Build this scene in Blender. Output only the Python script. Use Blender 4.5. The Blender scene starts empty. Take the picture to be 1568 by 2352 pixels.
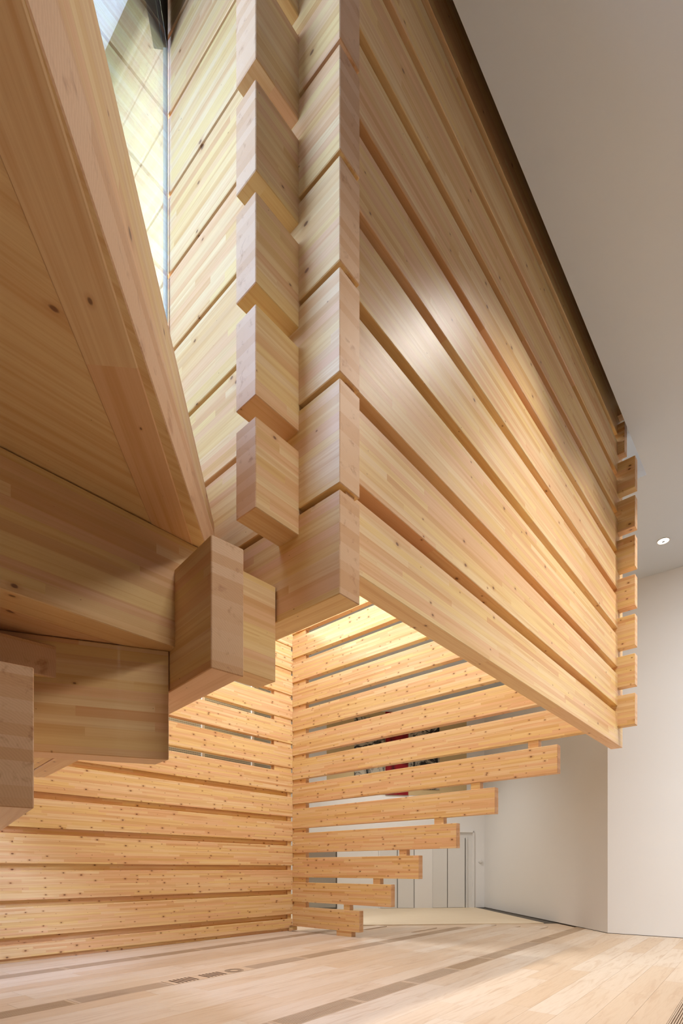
import bpy, bmesh, math, random
from mathutils import Vector, Matrix

random.seed(7)
scn = bpy.context.scene
C = scn.collection
R = math.radians

# ------------------------------------------------------------------ camera
EYE = 1.46                      # eye height above the floor, metres
cam_d = bpy.data.cameras.new('camera')
cam = bpy.data.objects.new('camera', cam_d)
C.objects.link(cam)
cam.location = (0, 0, EYE)
cam.rotation_euler = (R(90), 0, 0)
cam_d.sensor_fit = 'HORIZONTAL'
cam_d.sensor_width = 24.0
cam_d.lens = 1218.0 / 1568.0 * 24.0        # wide architectural lens
cam_d.shift_y = (1997.0 - 1176.0) / 1568.0 # risen front
cam_d.clip_start = 0.02
cam_d.clip_end = 200
scn.camera = cam

# ------------------------------------------------------------------ world, lights, exposure
world = bpy.data.worlds.new('world')
scn.world = world
world.use_nodes = True
bgn = world.node_tree.nodes['Background']
bgn.inputs[0].default_value = (1.0, 0.95, 0.90, 1)
bgn.inputs[1].default_value = 0.05

scn.view_settings.view_transform = 'Standard'
scn.view_settings.look = 'None'
scn.view_settings.gamma = 1.0
scn.view_settings.use_curve_mapping = False
scn.view_settings.exposure = 0.57


def spot(name, loc, aim, power, size_deg, blend=0.6, radius=0.12, col=(1, 0.93, 0.85)):
    l = bpy.data.lights.new(name, 'SPOT')
    l.energy = power
    l.color = col
    l.spot_size = R(size_deg)
    l.spot_blend = blend
    l.shadow_soft_size = radius
    o = bpy.data.objects.new(name, l)
    C.objects.link(o)
    o.location = loc
    d = Vector(aim) - Vector(loc)
    o.rotation_euler = d.to_track_quat('-Z', 'Y').to_euler()
    return o


def area(name, loc, rz, sx, sy, power, col):
    l = bpy.data.lights.new(name, 'AREA')
    l.energy = power
    l.color = col
    l.shape = 'RECTANGLE'
    l.size = sx
    l.size_y = sy
    o = bpy.data.objects.new(name, l)
    C.objects.link(o)
    o.location = loc
    o.rotation_euler = (0, 0, rz)
    return o


WARM = (1.0, 0.96, 0.90)
CEIL = EYE + 6.43
# skylight over the timber atrium
area('atrium_skylight', (0.45, 9.2, EYE + 7.55), R(-41.5), 4.6, 4.6, 460, (0.77, 0.88, 1.0))
# daylight from the tall window on the left, through the glass pane
dl = area('daylight_window', (-2.75, 1.75, EYE + 4.45), 0, 1.5, 2.3, 860, (0.49, 0.63, 1.0))
dl.rotation_euler = (Vector((-0.6, 3.3, EYE + 3.9)) - dl.location).to_track_quat('-Z', 'Y').to_euler()
# ceiling spots in the room outside the timber box
spot('unseen_room_spot', (6.6, 0.6, CEIL - 0.1), (2.2, 5.8, EYE + 1.2), 800, 46, 1.0, 0.18, WARM)
spot('unseen_room_spot', (4.2, -2.2, CEIL - 0.1), (1.2, 4.0, EYE + 1.4), 420, 40, 1.0, 0.18, WARM)
spot('unseen_room_spot', (6.3, 5.0, CEIL - 0.1), (8.2, 11.0, 2.2), 800, 100, 1.0, 0.15, (0.96, 0.98, 1.0))
for dx_, dy_ in ((2.9, 4.5), (4.3, 5.9), (5.5, 7.4)):      # row of recessed downlights beside the timber wall
    spot('downlight', (dx_, dy_, CEIL - 0.04), (dx_, dy_, 0), 400, 108, 1.0, 0.10, WARM)
spot('unseen_room_spot', (10.0, 2.5, CEIL - 0.1), (12.5, 7.3, 3.0), 2500, 110, 1.0, 0.15, (0.84, 0.92, 1.0))  # added fill, bounced off the right wall to lift the ceiling
spot('unseen_room_spot', (3.4, -0.8, CEIL - 0.1), (-0.4, 2.4, EYE + 1.9), 720, 38, 1.0, 0.9, WARM)  # added fill for the overhead beam and the crossing beam ends
spot('unseen_far_spot', (1.6, 16.8, CEIL - 0.1), (1.8, 17.2, 0.0), 560, 120, 0.8, 0.2, (1, 0.98, 0.95))
spot('unseen_far_spot', (-5.5, 13.5, CEIL - 0.1), (-5.0, 12.5, 3.0), 800, 130, 0.8, 0.2, (1, 0.98, 0.95))  # added fill behind the left log wall, to brighten the mesh

area('mesh_fill_strip', (-4.05, 10.55, EYE + 6.2), R(48.2), 4.5, 0.3, 200, (0.95, 0.98, 1.0))  # unseen strip added to brighten the mesh screen

# ------------------------------------------------------------------ helpers: materials


class NT:
    def __init__(self, name):
        self.m = bpy.data.materials.new(name)
        self.m.use_nodes = True
        self.t = self.m.node_tree
        self.t.nodes.clear()
        self.out = self.t.nodes.new('ShaderNodeOutputMaterial')

    def n(self, typ, **kw):
        nd = self.t.nodes.new(typ)
        for k, v in kw.items():
            setattr(nd, k, v)
        return nd

    def put(self, sock, v):
        if isinstance(v, bpy.types.NodeSocket):
            self.t.links.new(v, sock)
        elif v is not None:
            sock.default_value = v

    def math(self, op, a, b=None, c=None, clamp=False):
        nd = self.n('ShaderNodeMath', operation=op, use_clamp=clamp)
        for i, v in enumerate((a, b, c)):
            self.put(nd.inputs[i], v)
        return nd.outputs[0]

    def vec(self, x, y, z):
        nd = self.n('ShaderNodeCombineXYZ')
        for i, v in enumerate((x, y, z)):
            self.put(nd.inputs[i], v)
        return nd.outputs[0]

    def noise(self, v, scale=1.0, detail=3.0, rough=0.5, dist=0.0):
        nd = self.n('ShaderNodeTexNoise')
        self.put(nd.inputs['Vector'], v)
        nd.inputs['Scale'].default_value = scale
        nd.inputs['Detail'].default_value = detail
        nd.inputs['Roughness'].default_value = rough
        nd.inputs['Distortion'].default_value = dist
        return nd.outputs[0]

    def white(self, v):
        nd = self.n('ShaderNodeTexWhiteNoise', noise_dimensions='3D')
        self.put(nd.inputs['Vector'], v)
        return nd.outputs['Value']

    def mix(self, fac, a, b, blend='MIX'):
        nd = self.n('ShaderNodeMix', data_type='RGBA', blend_type=blend)
        self.put(nd.inputs[0], fac)
        self.put(nd.inputs[6], a)
        self.put(nd.inputs[7], b)
        return nd.outputs[2]

    def step(self, v, a, b, lo=0.0, hi=1.0):
        nd = self.n('ShaderNodeMapRange', interpolation_type='SMOOTHSTEP')
        for i, q in enumerate((v, a, b, lo, hi)):
            self.put(nd.inputs[i], q)
        return nd.outputs[0]

    def bsdf(self, col, rough=0.5, spec=0.4, metal=0.0, normal=None, bump=None, bump_s=0.1, bump_d=0.01):
        b = self.n('ShaderNodeBsdfPrincipled')
        self.put(b.inputs['Base Color'], col)
        self.put(b.inputs['Roughness'], rough)
        b.inputs['Specular IOR Level'].default_value = spec
        b.inputs['Metallic'].default_value = metal
        if bump is not None:
            bp = self.n('ShaderNodeBump')
            bp.inputs['Strength'].default_value = bump_s
            bp.inputs['Distance'].default_value = bump_d
            self.put(bp.inputs['Height'], bump)
            self.put(b.inputs['Normal'], bp.outputs[0])
        self.put(self.out.inputs['Surface'], b.outputs[0])
        return b


def lin(r, g, b):
    f = lambda c: (c / 12.92 if c <= 0.04045 else ((c + 0.055) / 1.055) ** 2.4)
    return (f(r / 255.0), f(g / 255.0), f(b / 255.0), 1)


def pine(name, knot_cell=(0.26, 0.10), knot_r=0.016, lam=0.042, seg=1.3, tint=(1, 1, 1), spec=0.22):
    k = NT(name)
    co = k.n('ShaderNodeTexCoord').outputs['Object']
    s = k.n('ShaderNodeSeparateXYZ')
    k.put(s.inputs[0], co)
    x, y, z = s.outputs
    info = k.n('ShaderNodeObjectInfo')
    rnd = k.math('MULTIPLY', info.outputs['Random'], 91.7)
    # local normal: which face is this?
    vt = k.n('ShaderNodeVectorTransform', vector_type='NORMAL', convert_from='WORLD', convert_to='OBJECT')
    k.put(vt.inputs[0], k.n('ShaderNodeNewGeometry').outputs['True Normal'])
    sn = k.n('ShaderNodeSeparateXYZ')
    k.put(sn.inputs[0], vt.outputs[0])
    is_end = k.math('GREATER_THAN', k.math('ABSOLUTE', sn.outputs[0]), 0.45)
    is_flat = k.math('GREATER_THAN', k.math('ABSOLUTE', sn.outputs[2]), 0.7)
    # lamellas and finger joints
    li = k.math('FLOOR', k.math('DIVIDE', k.math('ADD', z, 0.011), lam))
    lr = k.white(k.vec(li, rnd, 3.0))
    si = k.math('FLOOR', k.math('ADD', k.math('DIVIDE', x, seg), k.math('MULTIPLY', lr, 9.0)))
    tone = k.white(k.vec(li, si, rnd))
    tone2 = k.white(k.vec(si, li, k.math('ADD', rnd, 5.3)))
    sh = k.math('MULTIPLY', tone, 17.0)
    # across: height on the sides, thickness underneath
    av = k.n('ShaderNodeMix', data_type='FLOAT')
    k.put(av.inputs[0], is_flat)
    k.put(av.inputs[2], z)
    k.put(av.inputs[3], y)
    across = av.outputs[0]
    gv = k.vec(k.math('ADD', k.math('MULTIPLY', x, 0.55), k.math('ADD', rnd, sh)),
               k.math('MULTIPLY', y, 26.0),
               k.math('ADD', k.math('MULTIPLY', z, 26.0), sh))
    g1 = k.noise(gv, 1.0, 4.0, 0.55, 0.7)
    gv2 = k.vec(k.math('ADD', k.math('MULTIPLY', x, 2.0), rnd),
                k.math('MULTIPLY', y, 130.0), k.math('MULTIPLY', z, 130.0))
    g2 = k.noise(gv2, 1.0, 2.0, 0.6, 0.2)
    grain = k.step(g1, 0.40, 0.72)
    fine = k.step(g2, 0.35, 0.75)
    T = lambda c: (c[0] * tint[0], c[1] * tint[1], c[2] * tint[2], 1)
    pale = T(lin(236, 206, 158))
    pink = T(lin(230, 185, 140))
    yel = T(lin(234, 201, 138))
    tan = T(lin(208, 152, 92))
    c0 = k.mix(k.step(tone, 0.15, 0.85), pale, yel)
    c0 = k.mix(k.math('MULTIPLY', k.step(tone2, 0.40, 0.95), 0.95), c0, pink)
    c0 = k.mix(k.math('MULTIPLY', k.step(k.white(k.vec(li, k.math('ADD', si, 31.0), rnd)), 0.72, 1.0), 0.55), c0, tan)
    c1 = k.mix(k.math('MULTIPLY', grain, 0.55), c0, tan)
    c1 = k.mix(k.math('MULTIPLY', fine, 0.20), c1, tan)
    # knots
    kx = k.math('ADD', k.math('DIVIDE', x, knot_cell[0]), rnd)
    kz = k.math('ADD', k.math('DIVIDE', across, knot_cell[1]), rnd)
    vo = k.n('ShaderNodeTexVoronoi', voronoi_dimensions='2D', feature='F1')
    vo.inputs['Scale'].default_value = 1.0
    vo.inputs['Randomness'].default_value = 1.0
    k.put(vo.inputs['Vector'], k.vec(kx, kz, 0.0))
    ps = k.n('ShaderNodeSeparateXYZ')
    k.put(ps.inputs[0], vo.outputs['Position'])
    dx = k.math('MULTIPLY', k.math('SUBTRACT', kx, ps.outputs[0]), knot_cell[0] * 0.62)
    dz = k.math('MULTIPLY', k.math('SUBTRACT', kz, ps.outputs[1]), knot_cell[1])
    wob = k.noise(k.vec(k.math('MULTIPLY', x, 30), k.math('MULTIPLY', across, 30), rnd), 1.0, 2.0)
    dist = k.math('SQRT', k.math('ADD', k.math('MULTIPLY', dx, dx), k.math('MULTIPLY', dz, dz)))
    dist = k.math('MULTIPLY', dist, k.math('ADD', 0.7, k.math('MULTIPLY', wob, 0.6)))
    cs = k.n('ShaderNodeSeparateColor')
    k.put(cs.inputs[0], vo.outputs['Color'])
    rad = k.math('MULTIPLY', k.math('POWER', cs.outputs[0], 2.6), knot_r)
    km = k.step(dist, k.math('ADD', rad, 0.0015), k.math('MULTIPLY', rad, 0.55))
    halo = k.step(dist, k.math('MULTIPLY', rad, 3.0), k.math('MULTIPLY', rad, 0.9))
    side = k.math('SUBTRACT', 1.0, is_end)
    c1 = k.mix(k.math('MULTIPLY', k.math('MULTIPLY', halo, 0.35), side), c1, T(lin(190, 125, 75)))
    c1 = k.mix(k.math('MULTIPLY', k.math('MULTIPLY', km, 0.80), side), c1, T(lin(104, 58, 32)))
    # end grain: arcs of year rings in each lamella, browner
    ev = k.vec(0.0, k.math('ADD', k.math('MULTIPLY', y, 1.0), k.math('MULTIPLY', tone, 0.3)),
               k.math('ADD', z, k.math('MULTIPLY', tone2, 0.2)))
    wv = k.n('ShaderNodeTexWave', wave_type='RINGS', rings_direction='X')
    k.put(wv.inputs['Vector'], ev)
    wv.inputs['Scale'].default_value = 30.0
    wv.inputs['Distortion'].default_value = 4.0
    wv.inputs['Detail'].default_value = 2.0
    wv.inputs['Detail Scale'].default_value = 0.6
    en = k.noise(k.vec(0.0, k.math('MULTIPLY', y, 14), k.math('ADD', k.math('MULTIPLY', z, 16), rnd)), 1.0, 4.0, 0.6, 0.5)
    ec = k.mix(k.step(tone2, 0.0, 1.0), T(lin(226, 186, 146)), T(lin(214, 166, 120)))
    ec = k.mix(k.math('MULTIPLY', wv.outputs[1], 0.14), ec, T(lin(176, 118, 72)))
    ec = k.mix(k.math('MULTIPLY', k.step(en, 0.55, 0.75), 0.6), ec, T(lin(168, 108, 66)))
    col = k.mix(is_end, c1, ec)
    rgh = k.math('ADD', 0.36, k.math('MULTIPLY', g2, 0.12))
    k.bsdf(col, rgh, spec, bump=k.math('ADD', k.math('MULTIPLY', g2, 0.6), k.math('MULTIPLY', g1, 0.6)),
           bump_s=0.12, bump_d=0.004)
    return k.m


def oak(name, c_a, c_b, c_d):
    k = NT(name)
    co = k.n('ShaderNodeTexCoord').outputs['Object']
    s = k.n('ShaderNodeSeparateXYZ')
    k.put(s.inputs[0], co)
    x, y, z = s.outputs
    rnd = k.math('MULTIPLY', k.n('ShaderNodeObjectInfo').outputs['Random'], 83.1)
    r0 = k.n('ShaderNodeObjectInfo').outputs['Random']
    g1 = k.noise(k.vec(k.math('ADD', k.math('MULTIPLY', x, 0.9), rnd), k.math('ADD', k.math('MULTIPLY', y, 9.0), rnd), 0.0), 1.0, 5.0, 0.6, 1.4)
    g2 = k.noise(k.vec(k.math('ADD', k.math('MULTIPLY', x, 4.0), rnd), k.math('MULTIPLY', y, 90.0), rnd), 1.0, 3.0, 0.6, 0.3)
    c = k.mix(k.step(r0, 0.0, 1.0), c_a, c_b)
    c = k.mix(k.math('MULTIPLY', k.step(g1, 0.46, 0.74), 0.55), c, c_d)
    c = k.mix(k.math('MULTIPLY', k.step(g2, 0.45, 0.8), 0.22), c, c_d)
    k.bsdf(c, k.math('ADD', 0.42, k.math('MULTIPLY', g2, 0.1)), 0.35, bump=g2, bump_s=0.06, bump_d=0.003)
    return k.m


def paint(name, rgb, rough=0.85, var=0.03):
    k = NT(name)
    co = k.n('ShaderNodeTexCoord').outputs['Object']
    n = k.noise(co, 0.7, 3.0, 0.5)
    fine = k.noise(co, 160.0, 2.0, 0.5)
    a = lin(*rgb)
    b = tuple(v * (1 - var) for v in a[:3]) + (1,)
    k.bsdf(k.mix(n, a, b), rough, 0.25, bump=fine, bump_s=0.03, bump_d=0.002)
    return k.m


def metal(name, rgb, rough=0.4, met=1.0):
    k = NT(name)
    co = k.n('ShaderNodeTexCoord').outputs['Object']
    n = k.noise(co, 40.0, 2.0)
    a = lin(*rgb)
    b = tuple(v * 0.9 for v in a[:3]) + (1,)
    k.bsdf(k.mix(n, a, b), rough, 0.5, met)
    return k.m


M = {}
M['pine'] = pine('pine_glulam')
M['pine_near'] = pine('pine_glulam_clear', knot_cell=(0.52, 0.19), knot_r=0.013, lam=0.048, seg=1.8, spec=0.42)
M['oak'] = oak('oak_floor', lin(213, 194, 173), lin(204, 178, 150), lin(182, 148, 116))
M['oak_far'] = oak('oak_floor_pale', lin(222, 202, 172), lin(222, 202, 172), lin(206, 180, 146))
M['oak_slot'] = oak('oak_slotted', lin(196, 172, 148), lin(190, 162, 132), lin(166, 132, 102))
M['white'] = paint('white_plaster', (233, 230, 226))
M['ceiling'] = paint('ceiling_plaster', (216, 222, 229))
M['door'] = paint('white_door_paint', (222, 219, 214), 0.6)
M['beige'] = paint('beige_plaster', (205, 180, 135))
M['dark'] = paint('dark_recess', (70, 62, 52))
M['channel'] = metal('dark_floor_channel', (92, 84, 74), 0.6, 0.3)
M['steel'] = metal('brushed_steel', (190, 192, 190), 0.35)
M['frame'] = metal('grey_glass_frame', (150, 158, 156), 0.4, 0.6)
M['slotdark'] = paint('slot_shadow_gap', (78, 52, 34))
M['void'] = paint('cap_lintel_black', (26, 20, 16))


def mesh_screen_mat():
    k = NT('grey_wire_mesh')
    co = k.n('ShaderNodeTexCoord').outputs['Object']
    s = k.n('ShaderNodeSeparateXYZ')
    k.put(s.inputs[0], co)
    a = k.math('FRACT', k.math('MULTIPLY', s.outputs[2], 26.0))
    b = k.math('FRACT', k.math('MULTIPLY', s.outputs[0], 22.0))
    wire = k.math('MAXIMUM', k.math('LESS_THAN', a, 0.45), k.math('MULTIPLY', k.math('LESS_THAN', b, 0.3), 0.6))
    c = k.mix(wire, lin(140, 140, 132), lin(206, 212, 208))
    k.bsdf(c, 0.5, 0.4, 0.2)
    return k.m


M['mesh'] = mesh_screen_mat()


def glass_mat():
    k = NT('reflective_glass')
    gl = k.n('ShaderNodeBsdfGlossy')
    gl.inputs['Color'].default_value = (0.72, 0.79, 0.78, 1)
    gl.inputs['Roughness'].default_value = 0.0
    tr = k.n('ShaderNodeBsdfTransparent')
    tr.inputs['Color'].default_value = (0.86, 0.90, 0.89, 1)
    mx = k.n('ShaderNodeMixShader')
    mx.inputs[0].default_value = 0.62
    k.put(mx.inputs[1], tr.outputs[0])
    k.put(mx.inputs[2], gl.outputs[0])
    k.put(k.out.inputs['Surface'], mx.outputs[0])
    return k.m


M['glass'] = glass_mat()


def photo_print(name, seed):
    k = NT(name)
    co = k.n('ShaderNodeTexCoord').outputs['Object']
    mp = k.n('ShaderNodeMapping')
    k.put(mp.inputs[0], co)
    mp.inputs['Location'].default_value = (seed, seed * 0.7, seed)
    n = k.noise(mp.outputs[0], 2.6, 6.0, 0.65, 1.5)
    v = k.step(n, 0.42, 0.60)
    k.bsdf(k.mix(v, lin(30, 28, 26), lin(178, 168, 150)), 0.6, 0.3)
    return k.m


def red_print():
    k = NT('dark_red_print')
    co = k.n('ShaderNodeTexCoord').outputs['Object']
    n = k.noise(co, 2.0, 4.0, 0.6, 1.0)
    k.bsdf(k.mix(k.step(n, 0.4, 0.7), lin(142, 12, 22), lin(70, 6, 12)), 0.6, 0.3)
    return k.m


def lamp_emit(name, strength, col):
    k = NT(name)
    e = k.n('ShaderNodeEmission')
    e.inputs[0].default_value = col
    e.inputs[1].default_value = strength
    k.put(k.out.inputs['Surface'], e.outputs[0])
    return k.m


M['bulb'] = lamp_emit('spotlight_glow', 8.0, (1, 0.95, 0.88, 1))

# ------------------------------------------------------------------ helpers: geometry


def link(name, me, mat, parent=None):
    o = bpy.data.objects.new(name, me)
    C.objects.link(o)
    if mat is not None and not me.materials:
        me.materials.append(M[mat] if isinstance(mat, str) else mat)
    if parent is not None:
        o.parent = parent
    return o


def empty(name, loc=(0, 0, 0)):
    o = bpy.data.objects.new(name, None)
    C.objects.link(o)
    o.location = loc
    o.empty_display_size = 0.2
    return o


def tag(o, label=None, cat=None, group=None, kind=None):
    if label: o['label'] = label
    if cat: o['category'] = cat
    if group: o['group'] = group
    if kind: o['kind'] = kind
    return o


def bm_mesh(name, bm):
    bmesh.ops.recalc_face_normals(bm, faces=bm.faces)
    me = bpy.data.meshes.new(name)
    bm.to_mesh(me)
    bm.free()
    return me


_boxes = {}


def box_mesh(l, t, h, bev=0.004):
    """box with one end at x=0, face on y=0 (body behind it, y>0), bottom at z=0"""
    key = (round(l, 3), round(t, 3), round(h, 3), bev)
    if key in _boxes:
        return _boxes[key]
    bm = bmesh.new()
    bmesh.ops.create_cube(bm, size=1.0, matrix=Matrix.Translation((l / 2, t / 2, h / 2)) @ Matrix.Diagonal((l, t, h, 1)))
    if bev:
        bmesh.ops.bevel(bm, geom=list(bm.edges), offset=bev, segments=1, affect='EDGES')
    me = bm_mesh('box', bm)
    _boxes[key] = me
    return me


def prism_mesh(poly, h, bev=0.0):
    bm = bmesh.new()
    lo = [bm.verts.new((x, y, 0)) for x, y in poly]
    hi = [bm.verts.new((x, y, h)) for x, y in poly]
    n = len(poly)
    bm.faces.new(lo[::-1])
    bm.faces.new(hi)
    for i in range(n):
        bm.faces.new((lo[i], lo[(i + 1) % n], hi[(i + 1) % n], hi[i]))
    if bev:
        bmesh.ops.bevel(bm, geom=list(bm.edges), offset=bev, segments=1, affect='EDGES')
    return bm_mesh('prism', bm)


class Frame:
    """plan frame: origin, u = direction at 'deg' clockwise from the view axis, v = away to its left"""
    def __init__(self, ox, oy, deg):
        self.o = Vector((ox, oy))
        a = R(deg)
        self.a = a
        self.u = Vector((math.sin(a), math.cos(a)))
        self.v = Vector((-math.cos(a), math.sin(a)))

    def p(self, u, v):
        q = self.o + self.u * u + self.v * v
        return q.x, q.y


def beam_u(fr, u0, u1, v, z0, h, parent, name='beam', mat='pine', t=0.165, bev=0.004):
    """log along u, its face on plane v, body towards +v"""
    x, y = fr.p(u0, v)
    o = link(name, box_mesh(u1 - u0, t, h, bev), mat, parent)
    o.location = (x, y, z0)
    o.rotation_euler = (0, 0, math.pi / 2 - fr.a)
    return o


def beam_v(fr, v0, v1, u, z0, h, parent, name='beam', mat='pine', t=0.165, bev=0.004):
    """log along v, its face on plane u, body towards +u"""
    # local x runs along -v so that local +y is +u
    x, y = fr.p(u, v1)
    o = link(name, box_mesh(v1 - v0, t, h, bev), mat, parent)
    o.location = (x, y, z0)
    o.rotation_euler = (0, 0, -fr.a)
    return o


# check of orientation: local +x -> world (cos rz, sin rz)
#   beam_u: rz = 90-a  -> (sin a, cos a) = u ; local +y -> (-cos a, sin a) = v
#   beam_v: rz = -a    -> (cos a, -sin a) = -v ; local +y -> (sin a, cos a) = u

P = 0.58                       # log pitch
HU, HV = 0.470, 0.545          # log heights of the two directions

T1 = Frame(-1.1747, 12.6735, 41.84)      # far corner, standing on the floor
T2 = Frame(-0.2394, 2.9635, 41.31)      # near corner of the overhanging box

# ------------------------------------------------------------------ setting: floor
FA = Frame(0, 0, 38.5)
floor = link('floor', prism_mesh([(-14, -6), (16, -6), (16, 24), (-14, 24)], 0.2), 'oak')
floor.location.z = -0.222
tag(floor, kind='structure')


def px(x, y, z):
    return 784 + 1218 * x / y, 1997 - 1218 * (z - EYE) / y


ROW = 0.30
strips = {-0.72: [], -3.72: [], -6.12: [], -8.22: []}


def fl(u, v):   # v counted to the right here
    return FA.u.x * u - FA.v.x * v, FA.u.y * u - FA.v.y * v


def in_view(u0, u1, v0, v1):
    for i in range(7):
        for w in (v0, v1):
            x, y = fl(u0 + (u1 - u0) * i / 6, w)
            if y > 1.0:
                a, b = px(x, y, 0)
                if -60 < a < 1630 and b < 2420 and y < 17:
                    return True
    return False


def behind_A(u0, u1, v0, v1):
    ok = True
    for uu in (u0, u1):
        for w in (v0, v1):
            x, y = fl(uu, w)
            q = Vector((x, y)) - T1.o
            if q.dot(T1.v) < 0.05:
                ok = False
    return ok


plank_lengths = [2.2, 2.5, 2.8]


def slotted_mesh(l, w, n):
    bm = bmesh.new()
    bmesh.ops.create_cube(bm, size=1.0, matrix=Matrix.Translation((l / 2, w / 2, -0.018)) @ Matrix.Diagonal((l, w, 0.006, 1)))
    for f in bm.faces: f.material_index = 1
    def bar(x0, x1, y0, y1):
        r = bmesh.ops.create_cube(bm, size=1.0, matrix=Matrix.Translation(((x0 + x1) / 2, (y0 + y1) / 2, -0.0075)) @ Matrix.Diagonal((x1 - x0, y1 - y0, 0.015, 1)))
    e = 0.035
    bar(0, e, 0, w); bar(l - e, l, 0, w)
    bar(e, l - e, 0, 0.012); bar(e, l - e, w - 0.012, w)
    pitch = (w - 0.024) / n
    for i in range(n):
        c = 0.012 + pitch * (i + 0.5)
        bar(e, l - e, c - pitch * 0.30, c + pitch * 0.30)
    me = bm_mesh('slotted', bm)
    me.materials.append(M['oak_slot'])
    me.materials.append(M['slotdark'])
    return me


slot_meshes = {}
COVER = (3.93, 5.28)           # the two round and slotted outlet covers take this stretch of one strip
row = -11.82
while row < 6.0:
    v0 = row
    is_strip = any(abs(v0 - s) < 0.01 for s in strips)
    u = -4.0 + random.random() * 2.2
    if is_strip:
        u = {-3.72: 2.35 - 1.19 * 4, -6.12: COVER[0] - 1.19 * 6, -8.22: 1.2 - 1.19 * 3, -0.72: 4.55 - 1.19 * 4}[min(strips, key=lambda s: abs(s - v0))]
    while u < 17.5:
        L = 1.19 if is_strip else random.choice(plank_lengths)
        if is_strip and abs(v0 + 6.12) < 0.01 and COVER[0] - 0.2 < u < COVER[1]:
            u = COVER[1]
        if in_view(u, u + L, v0, v0 + ROW) and not behind_A(u, u + L, v0, v0 + ROW):
            x, y = fl(u, v0 + ROW)
            # keep planks this side of the paler floor further back
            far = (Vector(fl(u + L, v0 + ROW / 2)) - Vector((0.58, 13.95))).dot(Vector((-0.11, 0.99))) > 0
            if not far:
                if is_strip:
                    if L not in slot_meshes: slot_meshes[L] = slotted_mesh(L - 0.004, ROW - 0.003, 13)
                    o = bpy.data.objects.new('slotted_plank', slot_meshes[L])
                    C.objects.link(o); o.parent = floor
                    o.location = (x, y, 0.222)
                else:
                    o = link('plank', box_mesh(L - 0.002, ROW - 0.0018, 0.02, 0.0008), 'oak', floor)
                    o.location = (x, y, 0.202)
                o.rotation_euler = (0, 0, math.pi / 2 - FA.a)
        u += L
    row += ROW

# paler floor beyond the timber screen, its brighter light put into the colour, and the dark channel along the shaded wall
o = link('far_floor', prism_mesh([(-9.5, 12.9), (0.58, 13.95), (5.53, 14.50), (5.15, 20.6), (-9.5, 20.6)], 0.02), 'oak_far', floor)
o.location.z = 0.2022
o = link('floor_channel', prism_mesh([(5.53, 14.50), (5.97, 14.55), (5.56, 20.6), (5.15, 20.6)], 0.012), 'channel', floor)
o.location.z = 0.2025

# ------------------------------------------------------------------ setting: white walls


def wall(name, pts, h, mat='white'):
    o = link(name, prism_mesh(pts, h), mat)
    tag(o, kind='structure')
    return o


W1a = Vector((6.08, 12.12)); d1 = Vector((math.sin(R(127)), math.cos(R(127))))
W1b = W1a + d1 * 14
W2b = Vector((5.50, 20.45))
wall('wall_right', [W1a, W1b, W1b + Vector((5, 6)), (16, 22), (W2b.x, 22), W2b], CEIL + 0.1).location.z = 0.012
# thin shadow joint under the right wall
d3 = Vector((math.sin(R(82)), math.cos(R(82))))
W3a = W2b; W3b = W2b - d3 * 18
n3 = Vector((-d3.y, d3.x))


def w3(s, off):            # s metres left of the corner, off towards the viewer
    q = W3a - d3 * s - n3 * off
    return q.x, q.y


back = link('wall_back', prism_mesh([w3(-0.5, 0), w3(18, 0), w3(18, -0.5), w3(-0.5, -0.5)], CEIL + 0.1), 'white')
tag(back, kind='structure')


def s_at(xpix):            # distance along the back wall for an image column
    r = (xpix - 784) / 1218.0
    # W3a - d3*s : X = r*Y
    return (W3a.x - r * W3a.y) / (d3.x - r * d3.y)


def z_at(xpix, ypix):
    s = s_at(xpix)
    y = W3a.y - d3.y * s
    return EYE + (1997 - ypix) / 1218.0 * y


def on_back(name, x0, x1, ztop, zbot, off, thick, mat, parent=None):
    s0, s1 = s_at(x1), s_at(x0)
    me = prism_mesh([w3(s0, off), w3(s1, off), w3(s1, off - thick), w3(s0, off - thick)], ztop - zbot)
    o = link(name, me, mat, parent)
    o.location.z = zbot
    return o


# beige recess with its three prints, high on the back wall
zt, zb = z_at(910, 1636), z_at(910, 1826)
pan = on_back('trim_1', 750, 1071, zt, zb, 0.012, 0.03, 'beige')
tag(pan, kind='structure')
arts = [(813, 883, photo_print('grey_photo_print_a', 3.1), 'black and white photographic print left of the red panel, behind the slats', z_at(900, 1650), z_at(900, 1812)),
        (884.5, 936.5, red_print(), 'tall dark red panel between two black and white prints, behind the slats', z_at(900, 1636), z_at(900, 1826)),
        (938, 1008, photo_print('grey_photo_print_b', 9.4), 'black and white photographic print right of the red panel, behind the slats', z_at(900, 1650), z_at(900, 1812))]
for x0, x1, m, lab, a, b in arts:
    o = on_back('wall_print', x0, x1, a, b, 0.045, 0.03, m)
    tag(o, lab, 'art print', 'prints on the back wall')

# doors in the back wall: recess reveals, leaves, frames
def door(name, x0, x1, ytop, leaves, depth=0.03):
    zt = z_at((x0 + x1) / 2, ytop)
    d = on_back(name, x0, x1, zt, 0.0, 0.006, 0.02, 'door')
    tag(d, kind='structure')
    for a, b, yt in leaves:
        z2 = z_at((a + b) / 2, yt)
        on_back('door_leaf', a, b, z2, 0.012, 0.03, 0.04, 'door', d)
        on_back('door_joint', b - 0.6, b + 0.6, z2, 0.012, 0.033, 0.02, 'channel', d)
    return d


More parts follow.
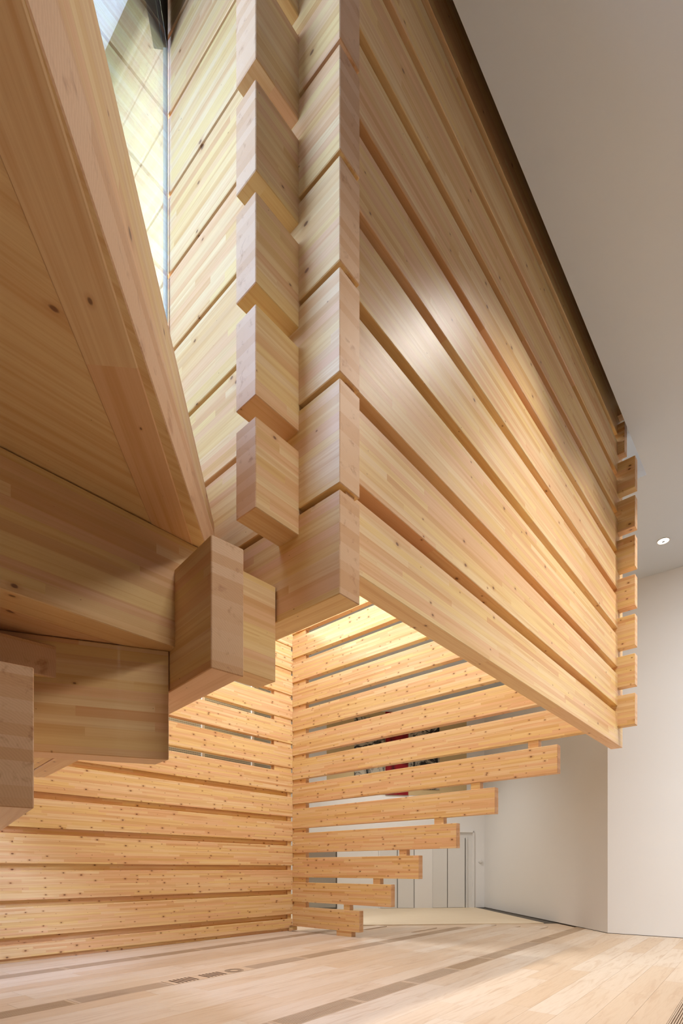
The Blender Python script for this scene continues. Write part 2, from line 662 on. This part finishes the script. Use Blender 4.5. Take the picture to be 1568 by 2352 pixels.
d1o = door('door_1', 992, 1086, 1909, [(993, 1026.5, 1925), (1027.5, 1067, 1925)])
on_back('door_frame', 1069, 1072, z_at(1069, 1922), 0, 0.045, 0.05, 'door', d1o)
on_back('door_frame', 1084, 1087, z_at(1084, 1909), 0, 0.07, 0.08, 'white', d1o)
on_back('door_head', 992, 1087, z_at(1040, 1907), z_at(1040, 1912), 0.07, 0.08, 'white', d1o)
d2o = door('door_2', 872, 951, 1909, [(873, 911.5, 1925), (913, 950, 1925)])
on_back('door_frame', 869, 872.5, z_at(869, 1909), 0, 0.06, 0.07, 'white', d2o)
# dark glazed opening further left
d3o = on_back('door_3', 690, 772, z_at(735, 1952), 0.0, 0.008, 0.03, 'steel')
tag(d3o, kind='structure')
on_back('door_frame', 771, 773.5, z_at(772, 1952), 0.0, 0.03, 0.04, 'channel', d3o)
on_back('sill', 690, 773, 0.05, 0.0, 0.03, 0.04, 'channel', d3o)
# round white wall sensor
bm = bmesh.new()
for r_, dz, zz in ((0.085, 0.03, 0.015), (0.06, 0.03, 0.04), (0.03, 0.015, 0.06)):
    bmesh.ops.create_cone(bm, cap_ends=True, segments=24, radius1=r_, radius2=r_ * 0.92, depth=dz, matrix=Matrix.Translation((0, 0, zz)))
o = link('wall_sensor', bm_mesh('sensor', bm), 'door')
sx = W2b + (W1a - W2b) * 0.0
o.location = (W3a.x - d3.x * s_at(1103) - n3.x * 0.0, W3a.y - d3.y * s_at(1103) - n3.y * 0.0, z_at(1103, 1979))
o.rotation_euler = (-Vector((n3.x, n3.y, 0))).to_track_quat('Z', 'Y').to_euler()
tag(o, 'small round white sensor on the wall beside the white double door', 'sensor')

# dark shadow joint along the base of the right-hand walls
for i, (a, b) in enumerate(((W1a, W1b), (W2b, W1a))):
    dd = (b - a).normalized()
    nn = Vector((dd.y, -dd.x))
    o = link('baseboard_right' if i == 0 else 'baseboard_back',
             prism_mesh([a - nn * -0.004 * -1 , b + nn * 0.004, b - nn * 0.05, a - nn * 0.05], 0.014), 'channel')
    tag(o, kind='structure')

wall('light_block_left', [(-5.2, -4.0), (-5.0, -4.0), (-5.0, 7.0), (-5.2, 7.0)], EYE + 1.64)  # unseen low screen, added to keep ambient light off the left soffit
wall('light_block_front', [(-5.2, -4.2), (0.6, -4.2), (0.6, -4.0), (-5.2, -4.0)], EYE + 1.64)  # unseen low screen behind the camera, added to block ambient light

# ------------------------------------------------------------------ setting: ceiling with the opening round the timber box
HU0, HU1, HV0, HV1 = -0.165, 7.70, -0.165, 7.6
bm = bmesh.new()


def ring(z):
    o_ = [(-16, -12), (18, -12), (18, 24), (-16, 24)]
    return o_


def add_prism(bm, pts, z0, z1):
    lo = [bm.verts.new((x, y, z0)) for x, y in pts]
    hi = [bm.verts.new((x, y, z1)) for x, y in pts]
    n = len(pts)
    bm.faces.new(lo[::-1]); bm.faces.new(hi)
    for i in range(n):
        bm.faces.new((lo[i], lo[(i + 1) % n], hi[(i + 1) % n], hi[i]))


B_ = 14.0
for (u0, u1, v0, v1) in ((-B_, HU0, -B_, B_ + 4), (HU1, HU1 + B_, -B_, B_ + 4), (HU0, HU1, -B_, HV0), (HU0, HU1, HV1, B_ + 4)):
    add_prism(bm, [T2.p(u0, v0), T2.p(u1, v0), T2.p(u1, v1), T2.p(u0, v1)], CEIL, CEIL + 1.6)
ceil = link('ceiling', bm_mesh('ceiling', bm), 'ceiling')
tag(ceil, kind='structure')
cap = link('blackout_cap', prism_mesh([T2.p(HU0 - 0.3, HV0 - 0.3), T2.p(HU1 + 0.3, HV0 - 0.3), T2.p(HU1 + 0.3, HV1 + 0.3), T2.p(HU0 - 0.3, HV1 + 0.3)], 0.3), 'void', ceil)  # unseen black slab, added to keep stray light out of the opening
cap.location.z = CEIL + 1.6

# ------------------------------------------------------------------ log wall A: left wall of the atrium, standing on the floor
def world_loc(o):
    return o.location + (world_loc(o.parent) if o.parent else Vector((0, 0, 0)))


def rel(o, parent):
    """parent keeping the world position"""
    o.parent = parent
    o.location = o.location - world_loc(parent)
    return o


zA = lambda k: EYE - 1.6457 + P * k
box = tag(empty('log_box', (T1.o.x, T1.o.y, 0)), 'great interlocked box of stacked pine logs reaching from the floor to above the ceiling', 'log structure')
wallA = rel(empty('solid_wall', (T1.o.x, T1.o.y, 0)), box)
wallA['label'] = 'solid log wall at lower left with recessed brown joints'


def bu(fr, *a, parent=None, **kw):
    return rel(beam_u(fr, *a, None, **kw), parent)


def bv(fr, *a, parent=None, **kw):
    return rel(beam_v(fr, *a, None, **kw), parent)


A0 = -7.6
for k in range(0, 13):
    z0 = zA(k)
    hh = HU
    if k == 0:
        z0 = 0.07; hh = zA(0) + HU - 0.07
    bu(T1, A0, 0.28 if k else 0.0, 0.0, z0, hh, parent=wallA, name='log', t=0.135)
    g0 = z0 + hh
    g1 = zA(k + 1)
    if k <= 5:
        bu(T1, A0, -0.12, 0.085, g0, g1 - g0, parent=wallA, name='filler', t=0.05, bev=0.0)
        bu(T1, -0.12, -0.005, 0.04, g0, g1 - g0, parent=wallA, name='spacer_block', t=0.11, bev=0.0)
    else:
        bu(T1, -0.55, -0.02, 0.02, g0, g1 - g0, parent=wallA, name='spacer_block', t=0.12, bev=0.0)
bu(T1, A0, -0.1, 0.05, 0.0, 0.07, parent=wallA, name='base_filler', t=0.06, bev=0.0)
bu(T1, -0.1, 0.16, 0.0, 0.0, 0.13, parent=wallA, name='base_block', t=0.12, bev=0.002)

# ------------------------------------------------------------------ log screen B: open slats, lower ends stepping back
zB = lambda k: EYE - 1.3454 + P * k
HB = 0.458
wallB = rel(empty('slatted_screen', (T1.o.x, T1.o.y, 0)), box)
wallB['label'] = 'open screen of spaced logs, stepping shorter towards the floor'


def s_on_B(xpix):
    r = (xpix - 784) / 1218.0
    o, v = T1.o, T1.v
    return (r * o.y - o.x) / (v.x - r * v.y)


ends = [824.9, 897.7, 961.4, 1047.5, 1136.0, 1279.7]
spc = [(787.6, 801.5), (855.2, 871), (915, 932), (995.6, 1017), (1079.5, 1101), (1210.9, 1235)]
far_u = s_on_B(1458)
for k in range(0, 16):
    e = s_on_B(ends[k]) if k < 6 else far_u
    if zB(k) + HB > CEIL - 0.3:
        e = s_on_B(1412) - 0.13
    bv(T1, e, 0.0 if k else 0.0, 0.0, zB(k), HB, parent=wallB, name='log', t=0.135)
    if k < 13:
        bv(T1, -0.42, -0.005, 0.035, zB(k) + HB, P - HB, parent=wallB, name='spacer_block', t=0.11, bev=0.0)
    if k < 6:
        a, b = spc[k]
        s0, s1 = s_on_B(b), s_on_B(a)
        bv(T1, s0, s1, 0.02, zB(k) + HB, P - HB, parent=wallB, name='spacer_block', t=0.12, bev=0.002)
a, b = 771.7, 806.0
bv(T1, s_on_B(b), s_on_B(a), 0.01, 0.0, zB(0), parent=wallB, name='base_block', t=0.14, bev=0.002)

# ------------------------------------------------------------------ log wall C: overhanging right wall
zC = lambda k: EYE + 1.868 + P * k
wallC = rel(empty('overhanging_wall', (*T2.p(0, 0), zC(0))), box)
wallC['label'] = 'overhanging log wall with projecting log ends'
C_END = 6.90
for k in range(0, 10):
    z0 = zC(k)
    near = -0.307
    end = C_END
    if z0 + HU > CEIL - 0.35:
        near, end = -0.15, 6.9
    bu(T2, near, end, 0.0, z0, HU, parent=wallC, name='log', mat='pine_near')
    bu(T2, 0.1, 6.45, 0.115, z0 + HU, P - HU, parent=wallC, name='filler', mat='pine_near', t=0.05, bev=0.0)

# ------------------------------------------------------------------ log wall D: bright near wall beside the glass
zD = lambda k: EYE + 1.437 + P * k
wallD = rel(empty('bright_wall', (*T2.p(0, 1.2), zD(0))), box)
wallD['label'] = 'brightly lit log wall beside the glass, logs nearly touching'
for k in range(0, 10):
    z0 = zD(k)
    near = -0.307
    if z0 + HV > CEIL - 0.1:
        near = -0.15
    bv(T2, near, 6.6, 0.0, z0, HV, parent=wallD, name='log', mat='pine_near')
    bv(T2, near + 0.02, 6.5, 0.07, z0 + HV, P - HV, parent=wallD, name='filler', mat='pine_near', t=0.07, bev=0.0)

# ------------------------------------------------------------------ stepped timber corner overhead, upper left
corner = tag(empty('timber_corbel', (-0.5713, 2.3273, EYE + 0.24)), 'stepped corner of thick crossing beams hanging overhead at the left', 'timber corbel')
KF = Frame(-0.5713, 2.3273, 47.97)
bv(KF, 0.0, 3.6, 0.0, EYE + 0.885, 0.587, parent=corner, name='beam', mat='pine_near')
ex, ey = KF.p(0, 0.367)
EF = Frame(ex, ey, 42.54)
bu(EF, -3.4, 0.645, 0.0, EYE + 1.087, 0.550, parent=corner, name='beam', mat='pine_near')


def poly_beam(name, pts, deg, z0, h, parent, mat='pine_near', bev=0.004):
    """log with slanting ends: plan polygon in world metres, grain at 'deg'"""
    a = R(deg)
    ox, oy = pts[0]
    ux, uy = math.sin(a), math.cos(a)
    loc = [((x - ox) * ux + (y - oy) * uy, -(x - ox) * uy + (y - oy) * ux) for x, y in pts]
    o = link(name, prism_mesh(loc, h, bev), mat)
    o.location = (ox, oy, z0)
    o.rotation_euler = (0, 0, math.pi / 2 - a)
    return rel(o, parent)


# beam butting against the crossing beam, cut to its side
p2 = Vector(KF.p(-0.004, 0.423))
u71 = Vector((math.sin(R(71.06)), math.cos(R(71.06))))
n71 = Vector((-u71.y, u71.x))
kb = KF.v
t_ = 0.15 / (kb.dot(n71))
q0 = p2; q1 = p2 + kb * t_
q2 = q1 - u71 * 2.6; q3 = q0 - u71 * 2.6
poly_beam('beam', [tuple(q3), tuple(q0), tuple(q1), tuple(q2)], 71.06, EYE + 0.545, 0.541, corner)
# lowest beam, its end grain at the left edge
K2 = Frame(-1.2105, 2.0884, 53.2)
x, y = K2.p(-0.19, 0)
bv(Frame(x, y, 53.2), 0.0, 3.2, 0.0, EYE + 0.24, 0.555, parent=corner, name='beam', mat='pine_near', t=0.19)

poly_beam('soffit_panel', [KF.p(-1.2, 0.62), KF.p(-0.002, 0.62), KF.p(-0.002, 3.6), KF.p(-1.2, 3.6)], 47.97 - 90, EYE + 0.892, 0.15, corner)

# beam running away overhead and the timber soffit beside it
FF = Frame(0, 0, -5.16)
zF = EYE + 1.638


def ff(t, q):               # t along, q to the right
    c, s = math.cos(FF.a), math.sin(FF.a)
    return (t * s + q * c, t * c - q * s)


edge = tag(empty('overhead_beam', (*ff(1.0, -0.6), zF)), 'lit overhead beam running away from the viewer, above the dark soffit', 'beam')
x, y = ff(-4.0, -0.5064)
o = link('beam', box_mesh(7.46, 0.1665, 0.572, 0.004), 'pine_near')
o.location = (x, y, zF)
o.rotation_euler = (0, 0, math.pi / 2 - FF.a)
rel(o, edge)
soff = poly_beam('soffit_panel', [ff(-4.0, -0.677), EF.p(0.35, 0.165), EF.p(-4.2, 0.165), ff(1.0, -5.2), ff(-4.0, -5.2)], 42.54, zF + 0.004, 0.2, edge)

poly_beam('soffit_panel', [EF.p(-3.4, 0.17), EF.p(0.0, 0.17), EF.p(0.0, 1.6), EF.p(-3.4, 1.6)], 42.54, EYE + 1.09, 0.2, corner)

# ------------------------------------------------------------------ reflecting glass pane
gx, gy = T2.p(-0.012, 1.344)
gdir = Vector((math.sin(R(5.16)), -math.cos(R(5.16))))
gn = Vector((-gdir.y, gdir.x))
pane = tag(empty('glass_pane', (gx, gy, zF + 0.6)), 'tall reflective glass pane mirroring the bright log wall beside it', 'glass pane')
ang = math.atan2(gdir.y, gdir.x)
GL = 2.9
for nm, ln, th, z0, z1, bv_, mt in (('glass', GL, 0.016, EYE + 2.75, EYE + 5.93, 0, 'glass'),
                                    ('edge_frame', 0.016, 0.03, EYE + 2.75, EYE + 5.93, 0.002, 'frame'),
                                    ('sill', GL, 0.10, zF + 0.2, EYE + 2.75, 0.003, 'pine_near'),  # hidden band, added to cut the daylight off low on the log wall
                                    ('lintel', GL, 0.10, EYE + 5.93, CEIL - 0.01, 0.003, 'void')):
    o = link(nm, box_mesh(ln, th, z1 - z0, bv_), mt)
    o.location = (gx, gy, z0)
    o.rotation_euler = (0, 0, ang)
    # body away from the viewer: local +y must point to the left of the pane
    loc_y = Vector((-math.sin(ang), math.cos(ang)))
    if loc_y.dot(Vector((-1, 0))) < 0:
        o.location.x -= loc_y.x * th
        o.location.y -= loc_y.y * th
    rel(o, pane)

# ------------------------------------------------------------------ grey mesh screen behind the open joints of the left wall
scr = tag(empty('mesh_screen', (*T1.p(-2.5, 0.9), EYE + 1.6)), 'grey wire mesh screen in white posts, seen through the gaps of the left log wall', 'mesh screen')


def s_on_A(xpix, v):
    r = (xpix - 784) / 1218.0
    ox, oy = T1.p(0, v)
    return (r * oy - ox) / (T1.u.x - r * T1.u.y)


posts = [330, 466, 580, 632]
for a, b in zip(posts[:-1], posts[1:]):
    ua, ub = s_on_A(a, 0.9), s_on_A(b, 0.9)
    bu(T1, ua, ub, 0.9, EYE + 1.9, 4.4, parent=scr, name='mesh_panel', mat='mesh', t=0.02, bev=0.0)
for a in posts[1:-1]:
    ua = s_on_A(a, 0.88)
    bu(T1, ua - 0.035, ua + 0.035, 0.86, EYE + 1.9, 4.4, parent=scr, name='post', mat='white', t=0.04, bev=0.0)

# ------------------------------------------------------------------ outlet covers set into the floor strip
cov = tag(empty('outlet_cover', (*fl(4.6, -5.97), 0.0)), 'pale floor plate with milled slots and a round ringed outlet lid', 'floor outlet')


def cover_obj(name, me, mat, u0):
    o = link(name, me, mat)
    x, y = fl(u0, -6.12 + ROW)
    o.location = (x, y, 0.0)
    o.rotation_euler = (0, 0, math.pi / 2 - FA.a)
    return rel(o, cov)


L = COVER[1] - COVER[0]
cover_obj('plate', prism_mesh([(0, 0), (L, 0), (L, ROW - 0.004), (0, ROW - 0.004)], 0.003), 'oak', COVER[0])
bm = bmesh.new()
for i in range(14):
    if i in (6, 7): continue
    xx = 0.07 + i * 0.058
    bmesh.ops.create_cube(bm, size=1.0, matrix=Matrix.Translation((xx, ROW / 2, 0.0036)) @ Matrix.Diagonal((0.028, ROW * 0.8, 0.0012, 1)))
o = cover_obj('slots', bm_mesh('slots', bm), 'slotdark', COVER[0] + 0.03)
bm = bmesh.new()
for r_ in (0.135, 0.118, 0.101, 0.084, 0.067):
    ri = r_ - 0.006
    n = 40
    vo = [bm.verts.new((r_ * math.cos(i * 2 * math.pi / n), r_ * math.sin(i * 2 * math.pi / n), 0.004)) for i in range(n)]
    vi = [bm.verts.new((ri * math.cos(i * 2 * math.pi / n), ri * math.sin(i * 2 * math.pi / n), 0.004)) for i in range(n)]
    for i in range(n):
        bm.faces.new((vo[i], vo[(i + 1) % n], vi[(i + 1) % n], vi[i]))
o = cover_obj('ringed_lid', bm_mesh('rings', bm), 'slotdark', COVER[1] - 0.12)
o.location += Vector((-FA.u.y * 0, 0, 0))
x, y = fl(COVER[1] - 0.26, -6.12 + ROW / 2)
o.location = Vector((x, y, 0)) - cov.location

# ------------------------------------------------------------------ ceiling spotlight
hx = 6.43 * 1218 / (1997 - 1242)
lx, ly = (1523 - 784) / 1218 * hx, hx
sp = tag(empty('ceiling_spotlight', (lx, ly, CEIL)), 'small round recessed spotlight glowing in the ceiling at right', 'spotlight')
bm = bmesh.new()
n = 32
prof = [(0.115, 0.0), (0.115, -0.012), (0.098, -0.012), (0.085, 0.02)]
rings = [[bm.verts.new((r_ * math.cos(i * 2 * math.pi / n), r_ * math.sin(i * 2 * math.pi / n), z)) for i in range(n)] for r_, z in prof]
for a, b in zip(rings[:-1], rings[1:]):
    for i in range(n):
        bm.faces.new((a[i], a[(i + 1) % n], b[(i + 1) % n], b[i]))
link('trim_ring', bm_mesh('ring', bm), 'door', sp)
bm = bmesh.new()
bmesh.ops.create_circle(bm, cap_ends=True, segments=n, radius=0.096, matrix=Matrix.Translation((0, 0, -0.003)))
link('glowing_lens', bm_mesh('lens', bm), 'bulb', sp)
bm = bmesh.new()
bmesh.ops.create_cone(bm, cap_ends=True, segments=16, radius1=0.03, radius2=0.022, depth=0.02, matrix=Matrix.Translation((0, 0, -0.012)))
link('lamp_core', bm_mesh('core', bm), 'steel', sp)
